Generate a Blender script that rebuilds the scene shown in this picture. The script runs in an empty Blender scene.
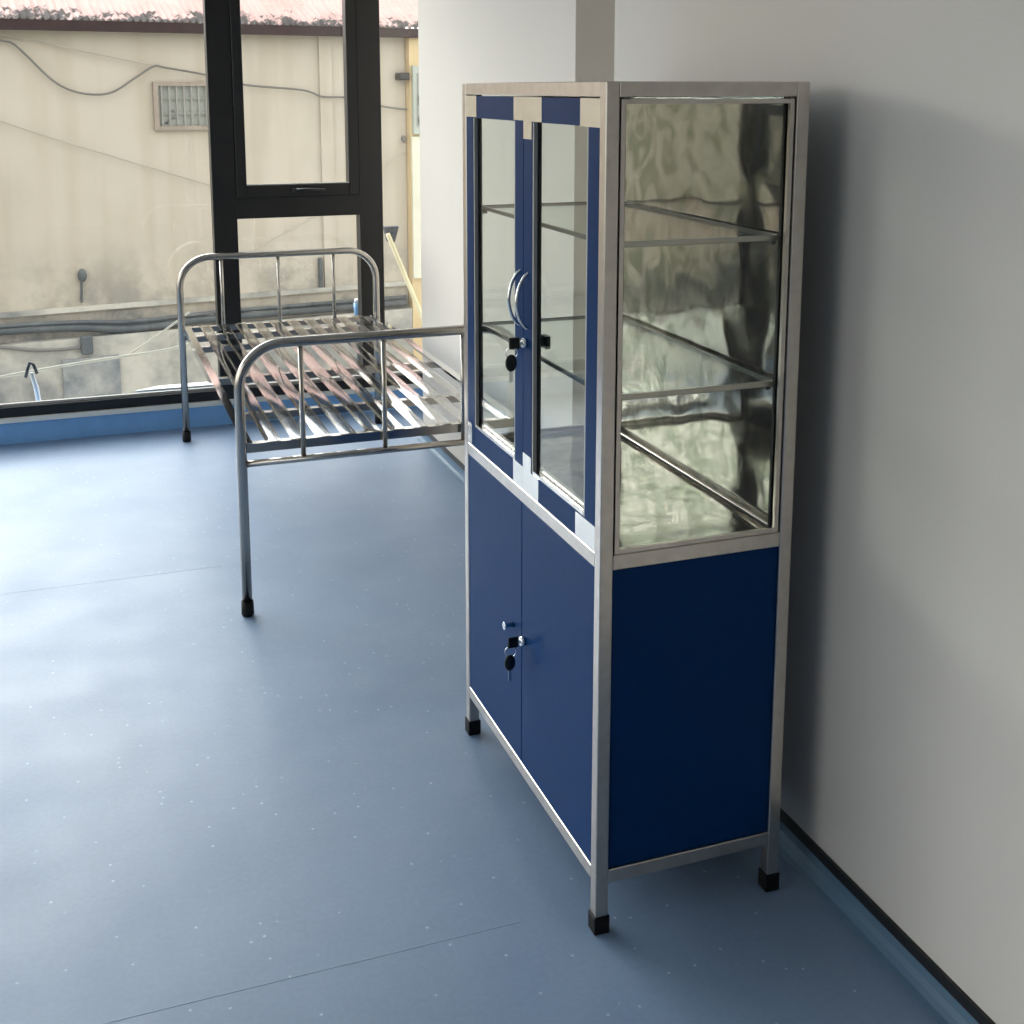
import bpy, bmesh, math, random
from mathutils import Vector, Matrix, noise
random.seed(4)
PI = math.pi
C = bpy.context.scene.collection
SC = bpy.context.scene

# ------------------------------------------------------------------ materials
def mat(name):
    m = bpy.data.materials.new(name); m.use_nodes = True
    nt = m.node_tree
    b = next(n for n in nt.nodes if n.type == 'BSDF_PRINCIPLED')
    return m, nt, b, next(n for n in nt.nodes if n.type == 'OUTPUT_MATERIAL')

def N(nt, typ, **kw):
    n = nt.nodes.new(typ)
    for k, v in kw.items():
        if k in n.inputs: n.inputs[k].default_value = v
        else: setattr(n, k, v)
    return n

def coords(nt, scale=(1, 1, 1)):
    g = N(nt, 'ShaderNodeNewGeometry')
    mp = N(nt, 'ShaderNodeMapping'); mp.inputs['Scale'].default_value = scale
    nt.links.new(g.outputs['Position'], mp.inputs['Vector'])
    return mp.outputs['Vector']

def ramp(nt, fac, stops):
    r = N(nt, 'ShaderNodeValToRGB')
    el = r.color_ramp.elements
    while len(el) < len(stops): el.new(0.5)
    for e, (p, c) in zip(el, stops):
        e.position = p; e.color = (*c, 1) if len(c) == 3 else c
    nt.links.new(fac, r.inputs['Fac'])
    return r.outputs['Color']

def plain(name, col, rough=.5, metal=0., spec=.5, noise_amt=.06, nscale=6., bump=0., bscale=60.):
    m, nt, b, o = mat(name)
    nz = N(nt, 'ShaderNodeTexNoise', Scale=nscale, Detail=4.)
    nt.links.new(coords(nt), nz.inputs['Vector'])
    lo = tuple(c*(1-noise_amt) for c in col); hi = tuple(min(1, c*(1+noise_amt)) for c in col)
    nt.links.new(ramp(nt, nz.outputs['Fac'], [(.3, lo), (.7, hi)]), b.inputs['Base Color'])
    b.inputs['Roughness'].default_value = rough; b.inputs['Metallic'].default_value = metal
    b.inputs['Specular IOR Level'].default_value = spec
    if bump:
        n2 = N(nt, 'ShaderNodeTexNoise', Scale=bscale, Detail=3.)
        nt.links.new(coords(nt), n2.inputs['Vector'])
        bp = N(nt, 'ShaderNodeBump', Strength=bump, Distance=.01)
        nt.links.new(n2.outputs['Fac'], bp.inputs['Height']); nt.links.new(bp.outputs['Normal'], b.inputs['Normal'])
    return m

def glass(name, tint=(1, 1, 1), refl=1.0):
    """Thin clear sheet: straight-through light plus a Fresnel surface reflection."""
    m, nt, b, o = mat(name); nt.nodes.remove(b)
    lw = N(nt, 'ShaderNodeLayerWeight', Blend=.5)
    pw = N(nt, 'ShaderNodeMath', operation='POWER'); pw.inputs[1].default_value = 5
    ml = N(nt, 'ShaderNodeMath', operation='MULTIPLY_ADD'); ml.inputs[1].default_value = .96*refl; ml.inputs[2].default_value = .04*refl
    nt.links.new(lw.outputs['Facing'], pw.inputs[0]); nt.links.new(pw.outputs[0], ml.inputs[0])
    t = N(nt, 'ShaderNodeBsdfTransparent'); t.inputs['Color'].default_value = (*tint, 1)
    g = N(nt, 'ShaderNodeBsdfGlossy', Roughness=.0)
    mx = N(nt, 'ShaderNodeMixShader')
    nt.links.new(ml.outputs[0], mx.inputs['Fac']); nt.links.new(t.outputs[0], mx.inputs[1]); nt.links.new(g.outputs[0], mx.inputs[2])
    nt.links.new(mx.outputs[0], o.inputs['Surface'])
    return m

def floor_mat():
    m, nt, b, o = mat('blue_vinyl')
    v = coords(nt)
    n1 = N(nt, 'ShaderNodeTexNoise', Scale=2.2, Detail=6., Roughness=.65); nt.links.new(v, n1.inputs['Vector'])
    base = ramp(nt, n1.outputs['Fac'], [(.3, (.148, .222, .338)), (.7, (.178, .262, .388))])
    n2 = N(nt, 'ShaderNodeTexNoise', Scale=90., Detail=3.); nt.links.new(v, n2.inputs['Vector'])
    grain = ramp(nt, n2.outputs['Fac'], [(.35, (.96, .96, .96)), (.65, (1.03, 1.03, 1.03))])
    mg = N(nt, 'ShaderNodeMix', data_type='RGBA', blend_type='MULTIPLY'); mg.inputs['Factor'].default_value = 1
    nt.links.new(base, mg.inputs[6]); nt.links.new(grain, mg.inputs[7])
    # pale chips scattered in the sheet
    vo = N(nt, 'ShaderNodeTexVoronoi', Scale=34.); nt.links.new(v, vo.inputs['Vector'])
    sp = ramp(nt, vo.outputs['Distance'], [(.06, (1, 1, 1)), (.13, (0, 0, 0))])
    sel = N(nt, 'ShaderNodeSeparateColor'); nt.links.new(vo.outputs['Color'], sel.inputs[0])
    gt = N(nt, 'ShaderNodeMath', operation='GREATER_THAN'); gt.inputs[1].default_value = .72; nt.links.new(sel.outputs[0], gt.inputs[0])
    mu = N(nt, 'ShaderNodeMath', operation='MULTIPLY'); nt.links.new(sp, mu.inputs[0]); nt.links.new(gt.outputs[0], mu.inputs[1])
    m2 = N(nt, 'ShaderNodeMix', data_type='RGBA'); nt.links.new(mu.outputs[0], m2.inputs['Factor'])
    nt.links.new(mg.outputs[2], m2.inputs[6]); m2.inputs[7].default_value = (.36, .46, .58, 1)
    nt.links.new(m2.outputs[2], b.inputs['Base Color'])
    n3 = N(nt, 'ShaderNodeTexNoise', Scale=4., Detail=5.); nt.links.new(v, n3.inputs['Vector'])
    rr = ramp(nt, n3.outputs['Fac'], [(.3, (.42, .42, .42)), (.7, (.52, .52, .52))])
    nt.links.new(rr, b.inputs['Roughness'])
    bp = N(nt, 'ShaderNodeBump', Strength=.12, Distance=.004)
    n4 = N(nt, 'ShaderNodeTexNoise', Scale=9., Detail=4.); nt.links.new(v, n4.inputs['Vector'])
    nt.links.new(n4.outputs['Fac'], bp.inputs['Height']); nt.links.new(bp.outputs['Normal'], b.inputs['Normal'])
    b.inputs['Specular IOR Level'].default_value = .85
    return m

def sheet_mat():
    """Polished steel sheet with smears of dried film residue."""
    m, nt, b, o = mat('polished_sheet')
    n1 = N(nt, 'ShaderNodeTexNoise', Scale=13., Detail=3., Distortion=1.2); nt.links.new(coords(nt), n1.inputs['Vector'])
    nt.links.new(ramp(nt, n1.outputs['Fac'], [(.36, (.44, .45, .37)), (.52, (.64, .62, .56)), (.7, (.72, .69, .63))]), b.inputs['Base Color'])
    nt.links.new(ramp(nt, n1.outputs['Fac'], [(.36, (.12, .12, .12)), (.56, (.05, .05, .05))]), b.inputs['Roughness'])
    b.inputs['Metallic'].default_value = 1.
    return m

def facade_mat():
    """Old cream render: mottling, vertical run-off streaks, grime rising from the foot."""
    m, nt, b, o = mat('stained_render')
    v = coords(nt)
    n1 = N(nt, 'ShaderNodeTexNoise', Scale=1.1, Detail=7., Roughness=.6); nt.links.new(v, n1.inputs['Vector'])
    base = ramp(nt, n1.outputs['Fac'], [(.25, (.44, .39, .315)), (.5, (.49, .435, .355)), (.75, (.515, .46, .385))])
    n2 = N(nt, 'ShaderNodeTexNoise', Scale=1., Detail=5.); nt.links.new(coords(nt, (5, 5, .35)), n2.inputs['Vector'])
    st = ramp(nt, n2.outputs['Fac'], [(.35, (.78, .74, .66)), (.55, (1, 1, 1))])
    mg = N(nt, 'ShaderNodeMix', data_type='RGBA', blend_type='MULTIPLY'); mg.inputs['Factor'].default_value = .35
    nt.links.new(base, mg.inputs[6]); nt.links.new(st, mg.inputs[7])
    sx = N(nt, 'ShaderNodeSeparateXYZ'); g = N(nt, 'ShaderNodeNewGeometry'); nt.links.new(g.outputs['Position'], sx.inputs[0])
    mr = N(nt, 'ShaderNodeMapRange'); mr.inputs[1].default_value = .22; mr.inputs[2].default_value = -.7
    nt.links.new(sx.outputs['Z'], mr.inputs[0])
    n3 = N(nt, 'ShaderNodeTexNoise', Scale=1.6, Detail=7., Roughness=.7); nt.links.new(v, n3.inputs['Vector'])
    n3r = ramp(nt, n3.outputs['Fac'], [(.42, (0, 0, 0)), (.62, (1, 1, 1))])
    mu = N(nt, 'ShaderNodeMath', operation='MULTIPLY'); nt.links.new(mr.outputs[0], mu.inputs[0]); nt.links.new(n3r, mu.inputs[1])
    m2 = N(nt, 'ShaderNodeMix', data_type='RGBA'); nt.links.new(mu.outputs[0], m2.inputs['Factor'])
    nt.links.new(mg.outputs[2], m2.inputs[6]); m2.inputs[7].default_value = (.17, .165, .15, 1)
    nt.links.new(m2.outputs[2], b.inputs['Base Color']); b.inputs['Roughness'].default_value = .9
    return m

def blotchy(name, a, bcol, scale, lo=.42, hi=.6, rough=.85, stretch=(1, 1, 1)):
    m, nt, b, o = mat(name)
    n1 = N(nt, 'ShaderNodeTexNoise', Scale=scale, Detail=7., Roughness=.65); nt.links.new(coords(nt, stretch), n1.inputs['Vector'])
    nt.links.new(ramp(nt, n1.outputs['Fac'], [(lo, a), (hi, bcol)]), b.inputs['Base Color']); b.inputs['Roughness'].default_value = rough
    return m

def roof_mat():
    """Faded pink sheet roofing with black mould patches near the eave."""
    m, nt, b, o = mat('pink_roofing')
    v = coords(nt)
    n1 = N(nt, 'ShaderNodeTexNoise', Scale=3., Detail=4.); nt.links.new(v, n1.inputs['Vector'])
    base = ramp(nt, n1.outputs['Fac'], [(.3, (.72, .485, .445)), (.7, (.80, .585, .545))])
    sx = N(nt, 'ShaderNodeSeparateXYZ'); g = N(nt, 'ShaderNodeNewGeometry'); nt.links.new(g.outputs['Position'], sx.inputs[0])
    mr = N(nt, 'ShaderNodeMapRange'); mr.inputs[1].default_value = 2.36; mr.inputs[2].default_value = 2.20
    nt.links.new(sx.outputs['Z'], mr.inputs[0])
    n2 = N(nt, 'ShaderNodeTexNoise', Scale=5., Detail=6., Roughness=.7); nt.links.new(v, n2.inputs['Vector'])
    ad = N(nt, 'ShaderNodeMath', operation='MULTIPLY_ADD'); ad.inputs[1].default_value = .22
    nt.links.new(mr.outputs[0], ad.inputs[0]); nt.links.new(n2.outputs['Fac'], ad.inputs[2])
    k = ramp(nt, ad.outputs[0], [(.635, (0, 0, 0)), (.69, (1, 1, 1))])
    m2 = N(nt, 'ShaderNodeMix', data_type='RGBA'); nt.links.new(k, m2.inputs['Factor'])
    nt.links.new(base, m2.inputs[6]); m2.inputs[7].default_value = (.07, .055, .05, 1)
    nt.links.new(m2.outputs[2], b.inputs['Base Color']); b.inputs['Roughness'].default_value = .7
    return m

M = dict(
    wall=plain('wall_paint', (.74, .688, .622), .75, nscale=1.5, noise_amt=.02, bump=.05, bscale=180),
    ceiling=plain('ceiling_paint', (.82, .82, .81), .9, noise_amt=.01),
    back=plain('back_wall_paint', (.34, .325, .31), .85, noise_amt=.03),
    floor=floor_mat(),
    kerb=plain('blue_kerb', (.20, .42, .74), .5, noise_amt=.05, nscale=20),
    cove=plain('shaded_blue_cove', (.10, .18, .265), .5, noise_amt=.05, nscale=20),  # same blue vinyl, with the shade along the wall painted into a darker colour
    black=plain('black_trim', (.008, .008, .009), .45, noise_amt=.1),
    capwhite=plain('pale_cap_strip', (.72, .72, .68), .45, noise_amt=.03),
    frame=plain('black_aluminium', (.010, .010, .011), .38, noise_amt=.1, spec=.4),
    bead=plain('grey_bead', (.42, .41, .39), .5),
    pane=glass('window_glass', (.97, .985, .975)),
    cabglass=glass('cabinet_glass', (.94, .955, .94), .8),
    shelfglass=glass('shelf_glass', (.94, .965, .95), .35),
    shelfedge=plain('shelf_edge', (.018, .026, .024), .35),
    steel=plain('brushed_steel', (.54, .495, .45), .28, 1., noise_amt=.07, nscale=40),
    steel_bright=plain('bare_steel', (.74, .72, .67), .2, 1., noise_amt=.08, nscale=25),
    mirror=sheet_mat(),
    bed=plain('bed_steel', (.46, .43, .39), .2, 1., noise_amt=.04, nscale=20),
    slat=plain('polished_slat', (.80, .79, .77), .07, 1., noise_amt=.03, nscale=8),
    blue=plain('blue_coating', (.003, .033, .118), .40, spec=.06, noise_amt=.05, nscale=30),
    rubber=plain('black_rubber', (.003, .003, .0035), .6, spec=.25),
    chrome=plain('chrome', (.8, .8, .8), .08, 1.),
    plastic=plain('black_plastic', (.005, .005, .006), .3),
    facade=facade_mat(), roof=roof_mat(),
    gutter=blotchy('maroon_gutter', (.022, .010, .010), (.042, .021, .020), 6, .3, .7),
    plinth=blotchy('stained_concrete', (.20, .20, .19), (.52, .49, .42), 1.3, .38, .62),
    stone=blotchy('window_stone', (.24, .19, .15), (.36, .30, .25), 9, .3, .7),
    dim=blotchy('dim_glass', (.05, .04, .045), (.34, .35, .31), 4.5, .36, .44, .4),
    bar=plain('pale_bar', (.26, .25, .22), .6),
    cable=plain('dark_cable', (.16, .15, .135), .7),
    cable2=plain('brown_wire', (.40, .36, .30), .7),
    rope=plain('pale_rope', (.52, .49, .41), .8),
    pipe=blotchy('grey_pipe', (.055, .062, .068), (.12, .13, .13), 3, .35, .65, .6),
    yellow=blotchy('yellow_render', (.55, .41, .22), (.66, .52, .31), 3, .3, .7),
    greenwin=plain('green_grey_sheet', (.40, .43, .38), .5),
    creambox=plain('cream_sheet', (.66, .64, .52), .7),
    ground=blotchy('yard_concrete', (.24, .23, .21), (.42, .40, .36), 1.0, .3, .7),
    sill=plain('outer_sill', (.58, .60, .57), .35, noise_amt=.1, nscale=9),
    ivory=plain('ivory_board', (.85, .83, .77), .5),
    pole=plain('yellow_pole', (.72, .63, .40), .6),
    bristle=plain('dark_bristle', (.035, .04, .055), .9, bump=.6),
    sky_blue=plain('light_blue_plastic', (.22, .46, .78), .4),
    lilac=plain('pale_plastic', (.78, .78, .82), .4),
)

# ------------------------------------------------------------------ mesh helpers
class MB:
    def __init__(s): s.bm = bmesh.new()
    def box(s, x0, x1, y0, y1, z0, z1, bev=0.):
        r = bmesh.ops.create_cube(s.bm, size=1.)
        vs = r['verts']
        for v in vs:
            v.co = Vector(((x0+x1)/2+v.co.x*(x1-x0), (y0+y1)/2+v.co.y*(y1-y0), (z0+z1)/2+v.co.z*(z1-z0)))
        if bev:
            es = list({e for v in vs for e in v.link_edges})
            bmesh.ops.bevel(s.bm, geom=es, offset=bev, segments=1, affect='EDGES', profile=.5)
        return s
    def tube(s, pts, r, seg=12, cap=True):
        pts = [Vector(p) for p in pts]; n = len(pts)
        rs = r if isinstance(r, (list, tuple)) else [r]*n
        tan = []
        for i in range(n):
            a = pts[max(i-1, 0)]; b = pts[min(i+1, n-1)]
            tan.append((b-a).normalized())
        up = Vector((0, 0, 1)) if abs(tan[0].z) < .9 else Vector((1, 0, 0))
        nx = tan[0].cross(up).normalized()
        rings = []
        for i in range(n):
            if i:
                ax = tan[i-1].cross(tan[i])
                if ax.length > 1e-7:
                    nx = Matrix.Rotation(tan[i-1].angle(tan[i]), 3, ax.normalized()) @ nx
            ny = tan[i].cross(nx).normalized()
            rings.append([s.bm.verts.new(pts[i]+(nx*math.cos(2*PI*k/seg)+ny*math.sin(2*PI*k/seg))*rs[i]) for k in range(seg)])
        for i in range(n-1):
            for k in range(seg):
                f = s.bm.faces.new((rings[i][k], rings[i][(k+1) % seg], rings[i+1][(k+1) % seg], rings[i+1][k])); f.smooth = True
        if cap:
            s.bm.faces.new(list(reversed(rings[0]))); s.bm.faces.new(rings[-1])
        return s
    def cyl(s, a, b, r, seg=16): return s.tube([a, b], r, seg)
    def torus(s, c, axis, R, r, seg=20):
        axis = Vector(axis).normalized()
        u = axis.orthogonal().normalized(); w = axis.cross(u)
        pts = [Vector(c)+(u*math.cos(2*PI*k/seg)+w*math.sin(2*PI*k/seg))*R for k in range(seg+1)]
        return s.tube(pts, r, 8, cap=False)
    def ball(s, c, r, sc=(1, 1, 1)):
        res = bmesh.ops.create_uvsphere(s.bm, u_segments=14, v_segments=9, radius=r)
        for v in res['verts']: v.co = Vector((v.co.x*sc[0], v.co.y*sc[1], v.co.z*sc[2]))+Vector(c)
        for f in {f for v in res['verts'] for f in v.link_faces}: f.smooth = True
        return s
    def prism(s, poly, d):
        """poly: list of 3D points (planar), extruded by vector d."""
        a = [s.bm.verts.new(Vector(p)) for p in poly]; b = [s.bm.verts.new(Vector(p)+Vector(d)) for p in poly]
        s.bm.faces.new(a); s.bm.faces.new(list(reversed(b)))
        n = len(a)
        for i in range(n): s.bm.faces.new((a[i], b[i], b[(i+1) % n], a[(i+1) % n]))
        return s
    def xf(s, mtx):
        bmesh.ops.transform(s.bm, matrix=mtx, verts=s.bm.verts); return s
    def build(s, name, m, parent=None, off=None):
        bmesh.ops.recalc_face_normals(s.bm, faces=s.bm.faces)
        if parent is not None and off is None:
            off = ORG.get(parent.name, Vector((0, 0, 0)))
        off = Vector(off) if off is not None else Vector((0, 0, 0))
        for v in s.bm.verts: v.co -= off
        me = bpy.data.meshes.new(name); s.bm.to_mesh(me); s.bm.free()
        o = bpy.data.objects.new(name, me); C.objects.link(o); me.materials.append(m)
        if parent is not None: o.parent = parent
        else: o.location = off
        ORG[o.name] = off
        return o
ORG = {}

def thing(name, label, cat, loc, group=None):
    o = bpy.data.objects.new(name, None); C.objects.link(o); o.location = loc
    o['label'] = label; o['category'] = cat
    if group: o['group'] = group
    ORG[o.name] = Vector(loc); return o
def tag(o, label, cat, group=None):
    o['label'] = label; o['category'] = cat
    if group: o['group'] = group
    return o
def struct(o, label=None, cat=None):
    o['kind'] = 'structure'
    if label: o['label'] = label
    if cat: o['category'] = cat
    return o
def B1(*a, bev=0.): return MB().box(*a, bev=bev)

def bend(pts, rad, n=8):
    """polyline with its inner corners rounded."""
    pts = [Vector(p) for p in pts]; out = [pts[0]]
    for i in range(1, len(pts)-1):
        p, a, b = pts[i], (pts[i-1]-pts[i]).normalized(), (pts[i+1]-pts[i]).normalized()
        ang = a.angle(b); d = rad/math.tan(ang/2)
        s, e = p+a*d, p+b*d
        cen = p+(a+b).normalized()*(rad/math.sin(ang/2))
        v0, v1 = s-cen, e-cen
        t = v0.angle(v1); ax = v0.cross(v1).normalized()
        for k in range(n+1): out.append(cen+Matrix.Rotation(t*k/n, 3, ax) @ v0)
    out.append(pts[-1]); return out

def smooth_path(pts, n=8):
    pts = [Vector(p) for p in pts]; out = []
    for i in range(len(pts)-1):
        p0, p1, p2, p3 = pts[max(i-1, 0)], pts[i], pts[i+1], pts[min(i+2, len(pts)-1)]
        for k in range(n):
            t = k/n
            out.append(.5*((2*p1)+(p2-p0)*t+(2*p0-5*p1+4*p2-p3)*t*t+(3*p1-p0-3*p2+p3)*t**3))
    out.append(pts[-1]); return out

# ------------------------------------------------------------------ room
XL, XR, YB, YF, ZC = -4.6, .9, -5.2, 3.88, 2.9
struct(B1(XL-.2, XR+.2, YB-.2, 4.02, -.12, 0).build('floor', M['floor']), 'blue vinyl floor with pale chips and faint seams', 'floor')
seam = MB()
for y, x0, x1 in ((.085, -3.2, -.12), (2.10, -4.5, -.45)):
    seam.box(x0, x1, y-.0010, y+.0010, -.004, .0005)
sm_ = seam.build('floor_seam', plain('seam_weld', (.27, .36, .48), .4)); struct(sm_, 'thin pale welded seams across the blue floor', 'floor seam')
struct(B1(XL-.2, XR+.2, YB-.2, 4.02, ZC, ZC+.12).build('ceiling', M['ceiling']))
struct(B1(.5, XR+.2, YB, 1.06, 0, ZC).build('wall_right', M['wall']), 'pale grey wall behind the blue cabinet', 'wall')
struct(B1(XR, XR+.2, 1.06, 4.02, 0, ZC).build('wall_niche', M['wall']))
struct(B1(.605, XR, 1.57, 3.325, 0, ZC).build('column', M['wall']), 'white square-edged column between window and cabinet', 'column')
struct(B1(XL-.2, XR+.2, YB-.2, YB, 0, ZC).build('wall_back', M['back']))
# coved vinyl skirting with a black cap on the near wall and on the column
def cove(name, x, y0, y1, h, capt, lab):
    b = MB()
    prof = [(x, 0), (x-.032, 0), (x-.032, .0012), (x-.020, .004), (x-.011, .012), (x-.006, .024), (x-.004, h), (x, h)]
    b.prism([(px, y0, pz) for px, pz in prof], (0, y1-y0, 0))
    o = b.build(name, M['cove']); struct(o, lab, 'baseboard')
    B1(x-.007, x, y0, y1, h, h+capt).build('cap_strip', M['black'], o)
cove('baseboard_right', .5, YB, 1.06, .045, .022, 'coved blue skirting with a black cap under the grey wall')
cove('baseboard_column', .605, 1.57, 3.325, .040, .018, 'coved blue skirting with a thin black cap under the white column')

# window wall: kerb, cap strip, frames, glass
kerb = B1(XL, XR, YF, 4.02, 0, .100).build('wall_kerb', M['kerb']); struct(kerb, 'low blue vinyl kerb under the black window frame', 'kerb')
struct(B1(XL, XR, YF-.012, 3.90, .100, .122).build('trim_1', M['capwhite']), 'pale strip on top of the blue kerb', 'trim')
struct(B1(XL, XR, 3.86, 4.02, 2.66, ZC).build('wall_front', M['wall']))
FY0, FY1, GY = 3.885, 3.965, 3.93
ZB0, ZB1, ZT = .122, .168, 2.60
def window(name, x0, x1, label, y=None):
    """fixed full-height pane between mullions, black frame."""
    f = B1(x0, x1, FY0, FY1, ZB0, ZB1).box(x0, x1, FY0, FY1, ZT, 2.66).build(name, M['frame']); struct(f, label, 'window')
    B1(x0, x1, GY-.022, GY-.006, ZB1, ZB1+.012).build('glazing_bead', M['bead'], f)
    B1(x0, x1, GY-.004, GY+.004, ZB1, ZT).build('pane', M['pane'], f)
    return f
def mullion(parent, x0, x1):
    return B1(x0, x1, FY0-.002, FY1+.002, ZB0, 2.66, bev=.002).build('mullion', M['frame'], parent)
w = window('window_1', -2.02, -.235, 'wide fixed window pane in a black frame left of the bed'); mullion(w, -2.12, -2.02)
w = window('window_2', -3.3, -2.12, 'fixed window pane further along the window wall'); mullion(w, -3.4, -3.3)
w = window('window_3', XL, -3.4, 'fixed window pane at the far corner of the window wall')
w = window('window_4', .572, XR, 'narrow fixed window pane beside the white column')
# middle unit with the opening sash
u0, u1 = -.235, .572
f = B1(-.126, .457, FY0, FY1, ZB0, ZB1).box(-.126, .457, FY0, FY1, .983, 1.079).box(-.126, .457, FY0, FY1, ZT, 2.66).build('window_5', M['frame'])
struct(f, 'black framed window unit with a top-hung opening sash behind the bed', 'window')
mullion(f, u0, -.126); mullion(f, .457, u1)
B1(-.126, .457, GY-.022, GY-.006, ZB1, ZB1+.012).build('glazing_bead', M['bead'], f)
B1(-.126, .457, GY-.004, GY+.004, ZB1, .983).build('pane', M['pane'], f)
sx0, sx1, sz0, sz1 = -.1245, .4555, 1.0805, 2.598
s = MB().box(sx0, -.078, FY0-.012, FY1-.02, sz0, sz1, bev=.003).box(.406, sx1, FY0-.012, FY1-.02, sz0, sz1, bev=.003)
s.box(-.078, .406, FY0-.012, FY1-.02, sz0, 1.138, bev=.003).box(-.078, .406, FY0-.012, FY1-.02, 2.54, sz1, bev=.003)
s = s.build('sash', M['frame'], f)
B1(-.0785, .4065, GY-.004, GY+.004, 1.1375, 2.541).build('sash_pane', M['pane'], s)
B1(-.0785, .4065, FY0-.004, FY0+.006, 1.1365, 1.143).build('sash_gasket', M['bead'], s)
h = MB().box(.13, .165, FY0-.034, FY0-.012, 1.098, 1.122, bev=.004).tube([(.148, FY0-.036, 1.112), (.20, FY0-.042, 1.114), (.285, FY0-.040, 1.112)], [.010, .009, .007], 10)
h.build('window_handle', M['frame'], s)

# side wall of windows (out of frame; the daylight that comes from that side)
lw = struct(B1(XL-.2, XL, YB, 4.02, 0, .45).build('wall_left', M['wall']))
B1(XL-.2, XL, YB, 4.02, 2.68, ZC).build('wall_head', M['wall'], lw)
B1(XL-.2, XL, YB, -2.6, .45, 2.68).build('wall_pier', M['wall'], lw)
for i, (y0, y1) in enumerate(((-2.6, -.45), (-.45, 1.7), (1.7, 3.86))):
    f = MB().box(XL-.1, XL-.02, y0, y0+.06, .45, 2.68).box(XL-.1, XL-.02, y1-.06, y1, .45, 2.68)
    f.box(XL-.1, XL-.02, y0+.06, y1-.06, .45, .51).box(XL-.1, XL-.02, y0+.06, y1-.06, 2.62, 2.68)
    f = f.build('window_%d' % (6+i), M['frame']); struct(f)
    B1(XL-.062, XL-.056, y0+.06, y1-.06, .51, 2.62).build('pane', M['pane'], f)

# ------------------------------------------------------------------ medical cabinet
W, D, H, T = .8, .4, 1.6, .026
ZB_, ZBt, ZM, ZMt = .103, .1305, .729, .757
cab = thing('medical_cabinet', 'tall blue and steel glass-door medicine cabinet standing against the grey wall', 'cabinet', (D/2, W/2, 0))
for x in (0, D-T):
    for y in (0, W-T):
        l = B1(x, x+T, y, y+T, .012, H, bev=.0018).build('leg', M['steel'], cab)
        MB().box(x-.003, x+T+.003, y-.003, y+T+.003, 0, .037, bev=.002).build('rubber_foot', M['rubber'], l)
for z0, z1 in ((H-T, H), (ZM, ZMt), (ZB_, ZBt)):
    for x in (0, D-T): B1(x+.0004, x+T-.0004, T, W-T, z0, z1, bev=.0012).build('frame_rail', M['steel'], cab)
    for y in (0, W-T): B1(T, D-T, y+.0004, y+T-.0004, z0, z1, bev=.0012).build('frame_rail', M['steel'], cab)
B1(T, D-T, T, W-T, H-.006, H-.003).build('top_panel', M['steel'], cab)
# lower carcass
for y0, y1 in ((.006, .012), (W-.012, W-.006)):
    B1(T, D-T, y0, y1, ZBt, ZM).build('side_panel', M['blue'], cab)
B1(D-.012, D-.006, T, W-T, ZBt, ZM).build('lower_back_panel', M['blue'], cab)
B1(T, D-T, T, W-T, ZB_+.008, ZB_+.014).build('bottom_panel', M['blue'], cab)
for y0, y1 in ((T+.0015, .4065), (.4095, W-T-.0015)):
    B1(.0015, .019, y0, y1, ZBt+.0015, ZM-.0015, bev=.0012).build('lower_door', M['blue'], cab)
def wavy(name, m, nx, ny, fn, parent):
    bm = bmesh.new(); vs = [[bm.verts.new(fn(i/nx, j/ny)) for j in range(ny+1)] for i in range(nx+1)]
    for i in range(nx):
        for j in range(ny):
            f_ = bm.faces.new((vs[i][j], vs[i+1][j], vs[i+1][j+1], vs[i][j+1])); f_.smooth = True
    b = MB(); b.bm.free(); b.bm = bm
    bmesh.ops.solidify(bm, geom=bm.faces[:], thickness=.0012)
    return b.build(name, m, parent)
def back_fn(u, v):
    y, z = T+u*(W-2*T), ZMt+v*(H-T-ZMt)
    e = min(1, 6*min(u, 1-u, v, 1-v))
    d = noise.noise(Vector((y*5.2, z*4.1, 3.)))*.0030+noise.noise(Vector((y*14, z*12, 9.)))*.0012
    return (D-.024+.006+d*e, y, z)
wavy('mirror_back_panel', M['mirror'], 40, 46, back_fn, cab)
def flr_fn(u, v):
    x, y = T+u*(D-2*T-.006), T+v*(W-2*T)
    e = min(1, 6*min(u, 1-u, v, 1-v))
    return (x, y, ZMt-.004+noise.noise(Vector((x*7, y*5, 1.)))*.0016*e)
wavy('steel_deck', M['mirror'], 20, 36, flr_fn, cab)
# side glazing with its beads
for ys in (0, 1):
    g0, g1 = (.011, .015) if ys == 0 else (W-.015, W-.011)
    B1(T, D-T, g0, g1, ZMt, H-T).build('side_glass', M['cabglass'], cab)
    q = .003 if ys == 0 else W-.011
    b = MB()
    for x0, x1 in ((T+.004, T+.012), (D-T-.012, D-T-.004)): b.box(x0, x1, q, q+.008, ZMt+.001, H-T-.004)
    for z0, z1 in ((ZMt+.001, ZMt+.009), (H-T-.012, H-T-.004)): b.box(T+.012, D-T-.012, q, q+.008, z0, z1)
    b.build('glazing_bead', M['steel'], cab)
    k = .0155 if ys == 0 else W-.0235
    b = MB()
    for x0, x1 in ((T+.001, T+.014), (D-T-.014, D-T-.004)): b.box(x0, x1, k, k+.008, ZMt+.001, H-T-.001)
    b.build('glazing_gasket', M['rubber'], cab)
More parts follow.
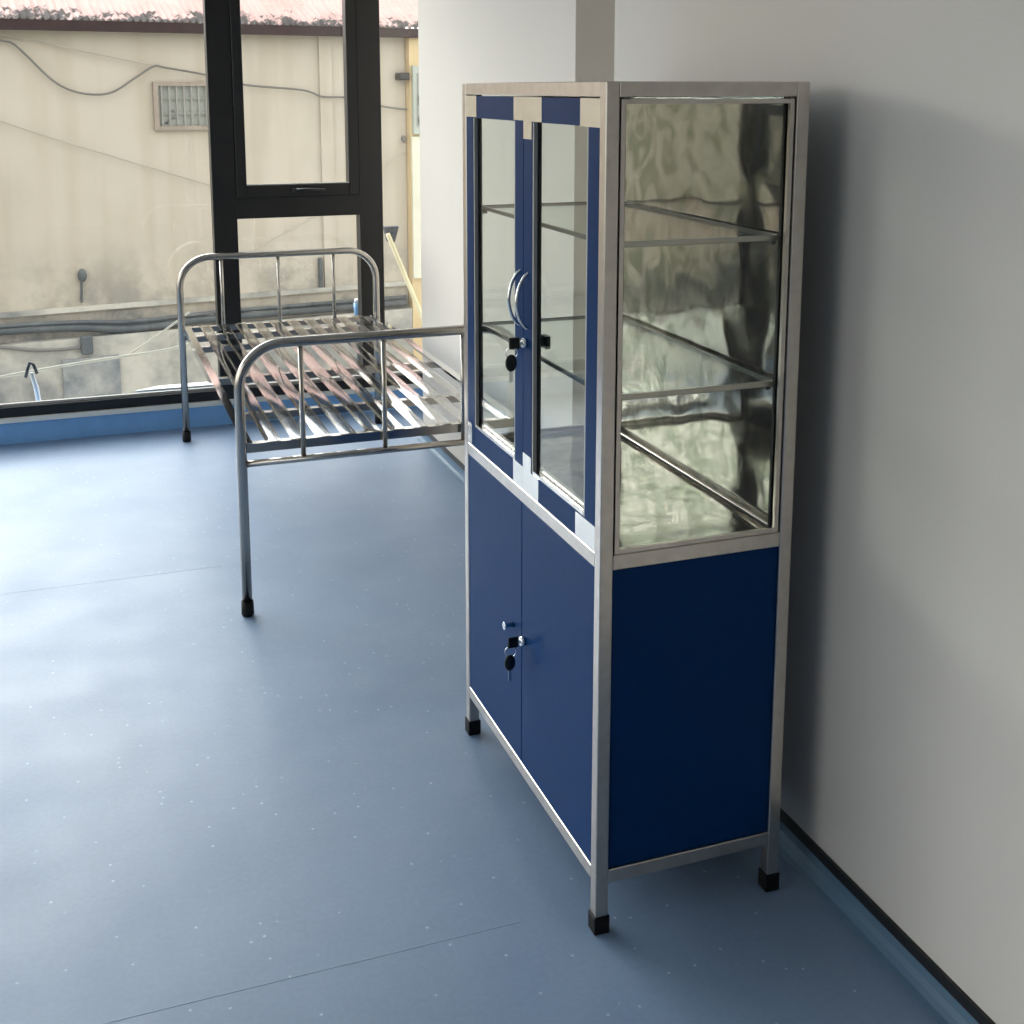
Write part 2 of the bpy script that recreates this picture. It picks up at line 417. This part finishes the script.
# glass doors
DZ0, DZ1, ST, RL = ZMt+.003, H-T-.003, .049, .048
for side in (0, 1):
    y0, y1 = (.4005, W-T-.001) if side == 0 else (T+.001, .3995)
    x0, x1 = .001, .021
    dr = MB()
    dr.box(x0, x1, y0, y0+ST, DZ0, DZ1, bev=.0012).box(x0, x1, y1-ST, y1, DZ0, DZ1, bev=.0012)
    dr.box(x0+.0002, x1, y0+ST, y1-ST, DZ0, DZ0+RL).box(x0+.0002, x1, y0+ST, y1-ST, DZ1-RL, DZ1)
    dr = dr.build('glass_door', M['blue'], cab)
    # bare metal corners of the frame
    e = .0006
    def corner(ya, yb, za, zb): return B1(x0-e, x1+e, ya, yb, za, zb)
    if side == 0:
        B1(x0-e, x0+.003, y1-.075, y1+e, DZ1-.046, DZ1+e).build('bare_corner', M['steel_bright'], dr)
        B1(x0-e, x0+.003, y0-.0003, y0+.056, DZ1-.046, DZ1+e).build('bare_corner', M['steel_bright'], dr)
        B1(x0-e, x0+.003, y0-.0003, y0+.058, DZ0-e, DZ0+.048).build('bare_corner', M['steel_bright'], dr)
        B1(x0-e, x0+.003, y1-.030, y1+e, DZ0-e, DZ0+.050).build('bare_corner', M['steel_bright'], dr)
    else:
        B1(x0-e, x0+.003, y1-.100, y1, DZ1-.047, DZ1+e).box(x0-e, x0+.003, y1-.046, y1, DZ1-.082, DZ1-.0471).build('bare_corner', M['steel_bright'], dr)
        B1(x0-e, x0+.003, y0-e, y0+.085, DZ1-.049, DZ1+e).build('bare_corner', M['steel_bright'], dr)
        B1(x0-e, x0+.003, y1-.090, y1, DZ0-e, DZ0+.048).box(x0-e, x0+.003, y1-.047, y1, DZ0+.0481, DZ0+.080).build('bare_corner', M['steel_bright'], dr)
        B1(x0-e, x0+.003, y0-e, y0+.090, DZ0-e, DZ0+.046).build('bare_corner', M['steel_bright'], dr)
    gy0, gy1, gz0, gz1 = y0+ST, y1-ST, DZ0+RL, DZ1-RL
    for ya in (gy0, gy1-.007): B1(.0130, .0185, ya, ya+.007, gz0, gz1).build('door_gasket', M['rubber'], dr)
    for bx in ((.002, .0095, gy0+.007, gy1-.007, gz0, gz0+.007), (.0132, .0215, gy0+.008, gy1-.008, gz0, gz0+.015)):
        B1(*bx).build('door_bead', M['steel_bright'], dr)
    for ya in (gy0, gy1-.006): B1(.002, .0097, ya, ya+.006, gz0, gz1).build('side_bead', M['bead'], dr)
    B1(.0098, .0128, gy0+.002, gy1-.002, gz0+.001, gz1-.001).build('door_glass', M['cabglass'], dr)
    hy = y0+.020 if side == 0 else y1-.024
    path = smooth_path([(.004, hy, 1.221), (-.007, hy, 1.212), (-.019, hy, 1.188), (-.023, hy, 1.160), (-.018, hy, 1.132), (-.007, hy, 1.113), (.004, hy, 1.106)], 6)
    MB().tube(path, .0034, 10).build('door_handle', M['chrome'], dr)
    if side == 1:
        lk = MB().tube([(-.009, .381, 1.077), (.003, .381, 1.077)], [.0095, .0105], 18).build('lock', M['chrome'], dr)
        MB().cyl((.003, .381, 1.077), (.045, .381, 1.077), .010, 16).box(.036, .046, .362, .392, 1.064, 1.090).build('lock_body', M['plastic'], dr)
# lower doors hardware
ld = sorted([o for o in cab.children if o.name.startswith('lower_door')], key=lambda o: o.name)
MB().tube([(-.022, .458, .4315), (-.020, .458, .4315), (-.012, .458, .4315), (.002, .458, .4315)], [.0085, .0095, .0045, .0060], 16).build('knob', M['chrome'], ld[1])
MB().tube([(-.009, .389, .424), (.003, .389, .424)], [.0095, .0105], 18).build('lock', M['chrome'], ld[0])
# shelves
for z in (1.318, 1.042):
    sh = B1(.034, D-.034, .034, W-.034, z-.003, z+.003).build('glass_shelf', M['shelfglass'], cab)
    b = MB().box(.030, .034, .030, W-.030, z-.004, z+.004).box(D-.034, D-.030, .030, W-.030, z-.004, z+.004).box(.034, D-.034, W-.034, W-.030, z-.004, z+.004)
    b.build('shelf_edge', M['shelfedge'], sh)
    B1(.034, D-.034, .028, .033, z-.0055, z+.0055, bev=.001).build('shelf_front_lip', M['steel'], sh)
    for x in (.033, D-.044):
        for y in (.040, W-.050): B1(x, x+.010, y, y+.010, z-.014, z-.004).build('shelf_clip', M['plastic'], sh)
# keys
def keys(name, y, z, drop, label):
    t = thing(name, label, 'keys', (-.02, y, z))
    MB().box(-.018, -.007, y-.0012, y+.0012, z-.004, z+.004).build('key_blade', M['chrome'], t)
    hd = MB().box(-.037, -.013, y-.003, y+.003, z-.0125, z+.0125, bev=.0025).build('key_head', M['plastic'], t)
    MB().torus((-.031, y, z-.020), (.25, 1, 0), .012, .0010).build('key_ring', M['chrome'], t)
    c = (-.033, y-.002, z-drop)
    MB().ball(c, .0165, (.78, .28, 1.1)).build('spare_key_head', M['plastic'], t)
    MB().box(c[0]-.0035, c[0]+.0035, c[1]-.001, c[1]+.001, c[2]-.040, c[2]-.014).build('spare_key_blade', M['chrome'], t)
keys('key_pair', .381, 1.077, .040, 'black-headed keys hanging in the lock of the upper glass door')
keys('key_pair', .389, .424, .044, 'black-headed keys hanging in the lock of the lower blue door')

# ------------------------------------------------------------------ hospital bed
BX0, BX1, BY0, BY1, TR = -.42, .475, 1.676, 3.654, .0155
bed = thing('hospital_bed', 'bare stainless steel hospital bed frame with slatted base, no mattress', 'bed', ((BX0+BX1)/2, (BY0+BY1)/2, 0))
bars = (-.235, .020, .275)
for y in (BY0, BY1):
    fr = MB().tube(bend([(BX0, y, .02), (BX0, y, .842), (BX1, y, .842), (BX1, y, .02)], .135, 10), TR, 14).build('end_frame', M['bed'], bed)
    MB().cyl((BX0+.01, y, .478), (BX1-.01, y, .478), .0105).build('lower_rail', M['bed'], fr)
    for x in bars: MB().cyl((x, y, .482), (x, y, .838), .0078, 10).build('upright_bar', M['bed'], fr)
    for x in (BX0, BX1): MB().tube([(x, y, 0), (x, y, .006), (x, y, .046)], [.0165, .0195, .0185], 16).build('rubber_foot', M['rubber'], fr)
ZS = .537
for x0, x1 in ((BX0+.008, BX0+.036), (BX1-.036, BX1-.008)):
    B1(x0, x1, BY0+.020, BY1-.020, ZS-.003, ZS).box(x0 if x0 < 0 else x1-.003, x0+.003 if x0 < 0 else x1, BY0+.020, BY1-.020, ZS-.030, ZS-.0031).build('side_rail', M['slat'], bed)
for y in (BY0+.018, BY1-.046):
    B1(BX0+.010, BX1-.010, y, y+.028, ZS-.006, ZS-.0032).box(BX0+.010, BX1-.010, y if y < 2 else y+.025, (y if y < 2 else y+.025)+.003, ZS-.031, ZS-.0061).build('end_rail', M['bed'], bed)
for y in (2.065, 2.60, 3.19, 3.42):
    B1(BX0+.011, BX1-.011, y-.014, y+.014, ZS-.0085, ZS-.0055).box(BX0+.011, BX1-.011, y-.014, y-.011, ZS-.030, ZS-.0086).build('cross_bar', M['bed'], bed)
def slat(x, k):
    bm = bmesh.new(); n = 60; hw = .0235
    ys = [BY0+.022+(BY1-BY0-.044)*i/n for i in range(n+1)]
    ph = random.uniform(0, 9)
    rows = []
    for y in ys:
        tw = .10*noise.noise(Vector((y*1.9, ph, 0)))
        dz = .0022*noise.noise(Vector((y*2.6, ph+5, 1)))
        rows.append([bm.verts.new((x+s*hw, y, ZS-.0015+dz+s*hw*tw+.0012*(1-s*s))) for s in (-1, -.5, 0, .5, 1)])
    for i in range(n):
        for j in range(4):
            f_ = bm.faces.new((rows[i][j], rows[i][j+1], rows[i+1][j+1], rows[i+1][j])); f_.smooth = True
    bmesh.ops.solidify(bm, geom=bm.faces[:], thickness=.0016)
    b = MB(); b.bm.free(); b.bm = bm
    return b.build('slat', M['slat'], bed)
for k in range(10): slat(BX0+.022+(BX1-BX0-.044)*(k+1)/11, k)

# ------------------------------------------------------------------ outside
A8 = math.radians(8.)
U = Vector((math.cos(A8), math.sin(A8), 0)); NR = Vector((-math.sin(A8), math.cos(A8), 0))
OB = Vector((.2575, 10.32, 0))
def P(s, z, off=0.):                         # point on the facade of the house opposite; off > 0 is towards us
    return OB+U*(1.3*s)+Vector((0, 0, 1.3*z-.477))-NR*off
MX = Matrix(((U.x, NR.x, 0, OB.x), (U.y, NR.y, 0, OB.y), (0, 0, 1, 0), (0, 0, 0, 1)))
def fb(s0, s1, o0, o1, z0, z1, bev=0.):      # box in facade coordinates (o measured towards us)
    return MB().box(1.3*s0, 1.3*s1, -o1, -o0, 1.3*z0-.477, 1.3*z1-.477, bev).xf(MX)
ZG = 1.3*-.95-.477
house = thing('house', 'cream stained house wall under a pink corrugated roof across the yard', 'house', (.2575, 10.32, ZG))
fb(-9, 1.745, -.3, 0, -.95, 2.085).build('house_wall', M['facade'], house)
# corrugated roof
bm = bmesh.new()
rows = []
s = -9.2
cols = []
while s < 2.6: cols.append(s); s += .0125
for j, (t, zz) in enumerate(((-.16, 2.050), (.9, 2.43), (2.4, 2.98))):
    rows.append([bm.verts.new(P(c, zz+.010*math.sin(c/.050*2*PI), -t)) for c in cols])
for j in range(2):
    for i in range(len(cols)-1):
        f_ = bm.faces.new((rows[j][i], rows[j][i+1], rows[j+1][i+1], rows[j+1][i])); f_.smooth = True
bmesh.ops.solidify(bm, geom=bm.faces[:], thickness=.004)
b = MB(); b.bm.free(); b.bm = bm; b.build('corrugated_roof', M['roof'], house)
fb(-9.1, 2.62, .103, .17, 1.976, 2.047).build('gutter', M['gutter'], house)
fb(1.02, 1.12, .0, .03, -.02, 1.98).build('pilaster', M['facade'], house)
# small barred window
fw = MB()
for a in ((-.25, .30, 1.60, 1.63), (-.25, .30, 1.28, 1.31)): fw.box(1.3*a[0], 1.3*a[1], -.05, .0, 1.3*a[2]-.477, 1.3*a[3]-.477)
for a in ((-.25, -.215), (.265, .30)): fw.box(1.3*a[0], 1.3*a[1], -.05, .0, 1.3*1.31-.477, 1.3*1.60-.477)
fw = fw.xf(MX).build('barred_window', M['stone'], house)
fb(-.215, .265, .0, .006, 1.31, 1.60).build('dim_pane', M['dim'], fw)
bb = MB()
for i in range(9): s_ = -.19+i*.054; bb.box(1.3*s_-.008, 1.3*s_+.008, -.042, -.028, 1.3*1.31-.477, 1.3*1.60-.477)
for z_ in (1.40, 1.51): bb.box(1.3*-.215, 1.3*.265, -.034, -.022, 1.3*z_-.485, 1.3*z_-.469)
bb.xf(MX).build('window_bars', M['bar'], fw)
# lower concrete band and ledge
fb(-9, 1.745, .0, .10, -.95, -.20).build('plinth', M['plinth'], house)
fb(-9, 1.745, .0, .05, -.012, .022).build('ledge', M['plinth'], house)
fb(-1.0, -.60, .10, .13, -.95, -.345).build('dark_panel', blotchy('dark_concrete', (.15, .165, .175), (.40, .39, .36), 3.2, .35, .65), house)
def tubes(name, lists, r, m, label, cat, n=7, group=None):
    b = MB()
    for pts in lists: b.tube(smooth_path(pts, n), r, 8)
    return tag(b.build(name, m), label, cat, group)
tubes('cable', [[P(-2.6, 2.0, .06), P(-1.6, 1.96, .06), P(-1.25, 1.905, .06), P(-1.18, 1.885, .06), P(-1.1, 1.81, .06), P(-.95, 1.65, .06), P(-.82, 1.57, .06), P(-.67, 1.54, .06), P(-.53, 1.56, .06), P(-.37, 1.66, .06), P(-.24, 1.74, .06), P(-.15, 1.73, .06),
      P(.14, 1.68, .06), P(.42, 1.61, .06), P(.87, 1.57, .06), P(1.03, 1.52, .06), P(1.23, 1.51, .06), P(1.54, 1.44, .06), P(1.738, 1.415, .06)]], .010, M['cable'], 'dark cable sagging in a deep loop across the house wall', 'cable')
tubes('cable', [[P(-2.6, 2.02, .05), P(-1.25, 1.94, .05), P(-.77, 1.85, .05), P(-.26, 1.75, .05)]], .006, M['cable2'], 'thin taut wire running above the looped cable under the eave', 'cable')
tubes('cable', [[P(-2.4, 1.80, .05), P(-1.29, 1.36, .05), P(-.5, 1.08, .05), P(.25, .83, .05)]], .006, M['cable2'], 'thin brown wire slanting down below the barred window', 'cable')
tubes('cable', [[P(.30, .27, .05), P(.62, .44, .05), P(1.2, .72, .05), P(1.57, .99, .05), P(1.735, 1.09, .05)]], .006, M['cable2'], 'thin wire rising steeply behind the opening sash', 'cable')
tubes('pipe', [[P(-5, -.10, .05), P(-1.39, -.10, .05), P(-.5, -.165, .05), P(.14, -.14, .05), P(1.7, -.15, .05)]], .045, M['pipe'], 'thick dark grey pipe along the foot of the house wall', 'pipe')
tubes('pipe', [[P(-5, -.05, .09), P(-1.39, -.065, .09), P(-.5, -.11, .09), P(.14, -.095, .09), P(1.7, -.10, .09)]], .018, M['pipe'], 'slim grey pipe lying just above the thick pipe', 'pipe')
tubes('cable', [[P(-2.6, -.18, .13), P(-1.6, -.19, .13), P(-1.4, -.21, .13), P(-1.2, -.25, .13), P(-1.0, -.265, .13), P(-.8665, -.262, .13)]], .014, M['cable'], 'dark hose sagging under the pipes to the junction box', 'cable')
tag(fb(-.865, -.785, .10, .17, -.315, -.18, .01).build('junction_box', M['pipe']), 'small grey junction box on the concrete below the pipes', 'junction box')
tubes('cable', [[P(-.83, .05, .02), P(-.825, .15, .02), P(-.82, .25, .02)]], .010, M['pipe'], 'short conduit stub rising above the pipes', 'conduit')
tag(MB().ball(P(-.815, .25, .03), .042, (1, .5, 1.5)).build('wall_outlet', M['pipe']), 'small dark fitting on top of the conduit stub', 'wall fitting')
tubes('conduit', [[P(.985, .025, .026), P(.985, .14, .026), P(.985, .26, .026)]], .022, M['pipe'], 'grey conduit stub behind the far end of the bed', 'conduit')
# the yellow house on the right and what stands in the gap
h2 = thing('house', 'yellow neighbouring house beyond the corner, by the white column', 'house', P(2.2, -.95))
fb(1.75, 2.6, -.3, .10, -.95, 1.985).build('house_wall', M['yellow'], h2)
fb(1.765, 2.5, .10, .15, 1.22, 1.76).build('window_panel', M['greenwin'], h2)
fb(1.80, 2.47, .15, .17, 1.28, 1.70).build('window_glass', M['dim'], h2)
fb(1.755, 2.55, .10, .13, .05, 1.20).build('pale_cladding', M['creambox'], h2)
tag(fb(1.655, 1.742, .0, .14, 1.645, 1.705, .01).build('wall_bracket', M['plastic']), 'black bracket high on the corner of the cream house', 'bracket')
tag(MB().ball(P(1.715, 1.18, .03), .03, (1, .7, 1.2)).build('wall_hook', M['cable']), 'small dark hook on the corner below the black bracket', 'hook')
# yard, outer sill and odds and ends by the glass
struct(B1(-16, 14, 4.9, 14, ZG-.1, ZG).build('ground', M['ground']))
struct(B1(XL-.2, XR+1.5, 4.02, 4.9, -.22, -.10).build('trim_2', M['sill']), 'pale outer ledge beyond the window frame', 'ledge')
tag(MB().prism([(-.62, 4.03, -.1), (-.10, 4.03, -.1), (-.10, 4.10, -.1), (-.50, 4.10, -.1)], (0, 0, .265)).build('board', M['ivory']), 'white board standing on the outer ledge behind the bed', 'board')
rp = smooth_path([(-1.9, 4.80, .02), (-1.235, 4.80, .112), (-.80, 4.80, .16), (-.34, 4.80, .205), (.02, 4.86, .30)], 8)
tag(MB().tube(rp, .008, 8).build('rope', M['rope']), 'pale rope stretched across the yard beyond the window', 'rope')
rp = smooth_path([(-.62, 4.82, .17), (-.45, 4.84, .27), (-.28, 4.86, .38)], 6)
tag(MB().tube(rp, .006, 8).build('rope', M['rope']), 'short pale cord slanting up from the long rope', 'rope')
tp = thing('tap', 'small tap with a black lever standing on the outer ledge', 'tap', (-1.075, 4.19, -.1))
MB().tube([(-1.035, 4.19, -.10), (-1.06, 4.19, .18), (-1.078, 4.19, .255)], [.013, .012, .009], 12).build('tap_body', M['lilac'], tp)
MB().tube([(-1.104, 4.185, .235), (-1.094, 4.185, .27), (-1.082, 4.185, .305), (-1.066, 4.185, .295), (-1.052, 4.185, .25)], .008, 10).build('tap_lever', M['plastic'], tp)
cup = thing('bucket', 'small light blue bucket on a dark stand outside, behind the bed end', 'bucket', (.497, 4.15, .44))
tb = thing('stool', 'dark stand under the light blue bucket outside', 'stand', (.497, 4.15, -.1))
MB().tube([(.497, 4.15, .440), (.497, 4.15, .503)], [.019, .022], 18).build('bucket_body', M['sky_blue'], cup)
MB().tube([(.497, 4.15, .503), (.497, 4.15, .524)], [.020, .016], 18).build('bucket_lid', M['lilac'], cup)
MB().cyl((.497, 4.15, -.10), (.497, 4.15, .428), .012).tube([(.497, 4.15, .428), (.497, 4.15, .4398)], .024, 14).build('stand_post', M['pipe'], tb)
br = thing('broom', 'upturned broom with a yellow handle leaning outside near the white column', 'broom', (.98, 4.62, -.1))
MB().tube([(1.138, 4.632, -.0995), (.91, 4.60, .455), (.768, 4.58, .80)], .0125, 10).build('broom_handle', M['pole'], br)
MB().prism([(.757, 4.60, .835), (.838, 4.60, .835), (.815, 4.60, .755), (.800, 4.60, .735), (.776, 4.60, .755)], (0, .05, 0)).build('bristles', M['bristle'], br)

# ------------------------------------------------------------------ light and camera
wd = bpy.data.worlds.new('overcast_sky'); SC.world = wd; wd.use_nodes = True
nt = wd.node_tree; bg = nt.nodes['Background']
tc = N(nt, 'ShaderNodeTexCoord'); sx = N(nt, 'ShaderNodeSeparateXYZ'); nt.links.new(tc.outputs['Generated'], sx.inputs[0])
mr = N(nt, 'ShaderNodeMapRange'); mr.inputs[1].default_value = -.1; mr.inputs[2].default_value = .5
nt.links.new(sx.outputs['Z'], mr.inputs[0])
base = ramp(nt, mr.outputs[0], [(0, (.55, .54, .50)), (.25, (1.0, .99, .96)), (1, (.97, .98, 1.0))])
GLOW = Vector((-.43, .80, .42)).normalized()          # the sun behind thin cloud, beyond the house
dp = N(nt, 'ShaderNodeVectorMath', operation='DOT_PRODUCT'); dp.inputs[1].default_value = GLOW
nt.links.new(tc.outputs['Generated'], dp.inputs[0])
mx0 = N(nt, 'ShaderNodeMath', operation='MAXIMUM'); mx0.inputs[1].default_value = 0; nt.links.new(dp.outputs['Value'], mx0.inputs[0])
pw = N(nt, 'ShaderNodeMath', operation='POWER'); pw.inputs[1].default_value = 9; nt.links.new(mx0.outputs[0], pw.inputs[0])
gl = N(nt, 'ShaderNodeMath', operation='MULTIPLY_ADD'); gl.inputs[1].default_value = 16.5; gl.inputs[2].default_value = 2.45
nt.links.new(pw.outputs[0], gl.inputs[0])
nt.links.new(base, bg.inputs['Color']); nt.links.new(gl.outputs[0], bg.inputs['Strength'])

cd = bpy.data.cameras.new('camera'); cam = bpy.data.objects.new('camera', cd); C.objects.link(cam)
cam.location = (-.8584, -1.9024, 1.5901)
cam.rotation_euler = (PI/2-.1726, 0, -.3479)
cd.sensor_width = 36; cd.lens = 1220.7/1024*36
cd.shift_y = -(512-300.14)/1024
cd.clip_start = .05
SC.camera = cam
SC.view_settings.view_transform = 'Standard'; SC.view_settings.look = 'None'
SC.view_settings.gamma = 1; SC.view_settings.use_curve_mapping = False
SC.view_settings.exposure = 0.0
cy = SC.cycles
cy.use_denoising = True; cy.max_bounces = 12; cy.diffuse_bounces = 6; cy.glossy_bounces = 6; cy.transparent_max_bounces = 32
cy.caustics_reflective = False; cy.caustics_refractive = False; cy.sample_clamp_indirect = 6
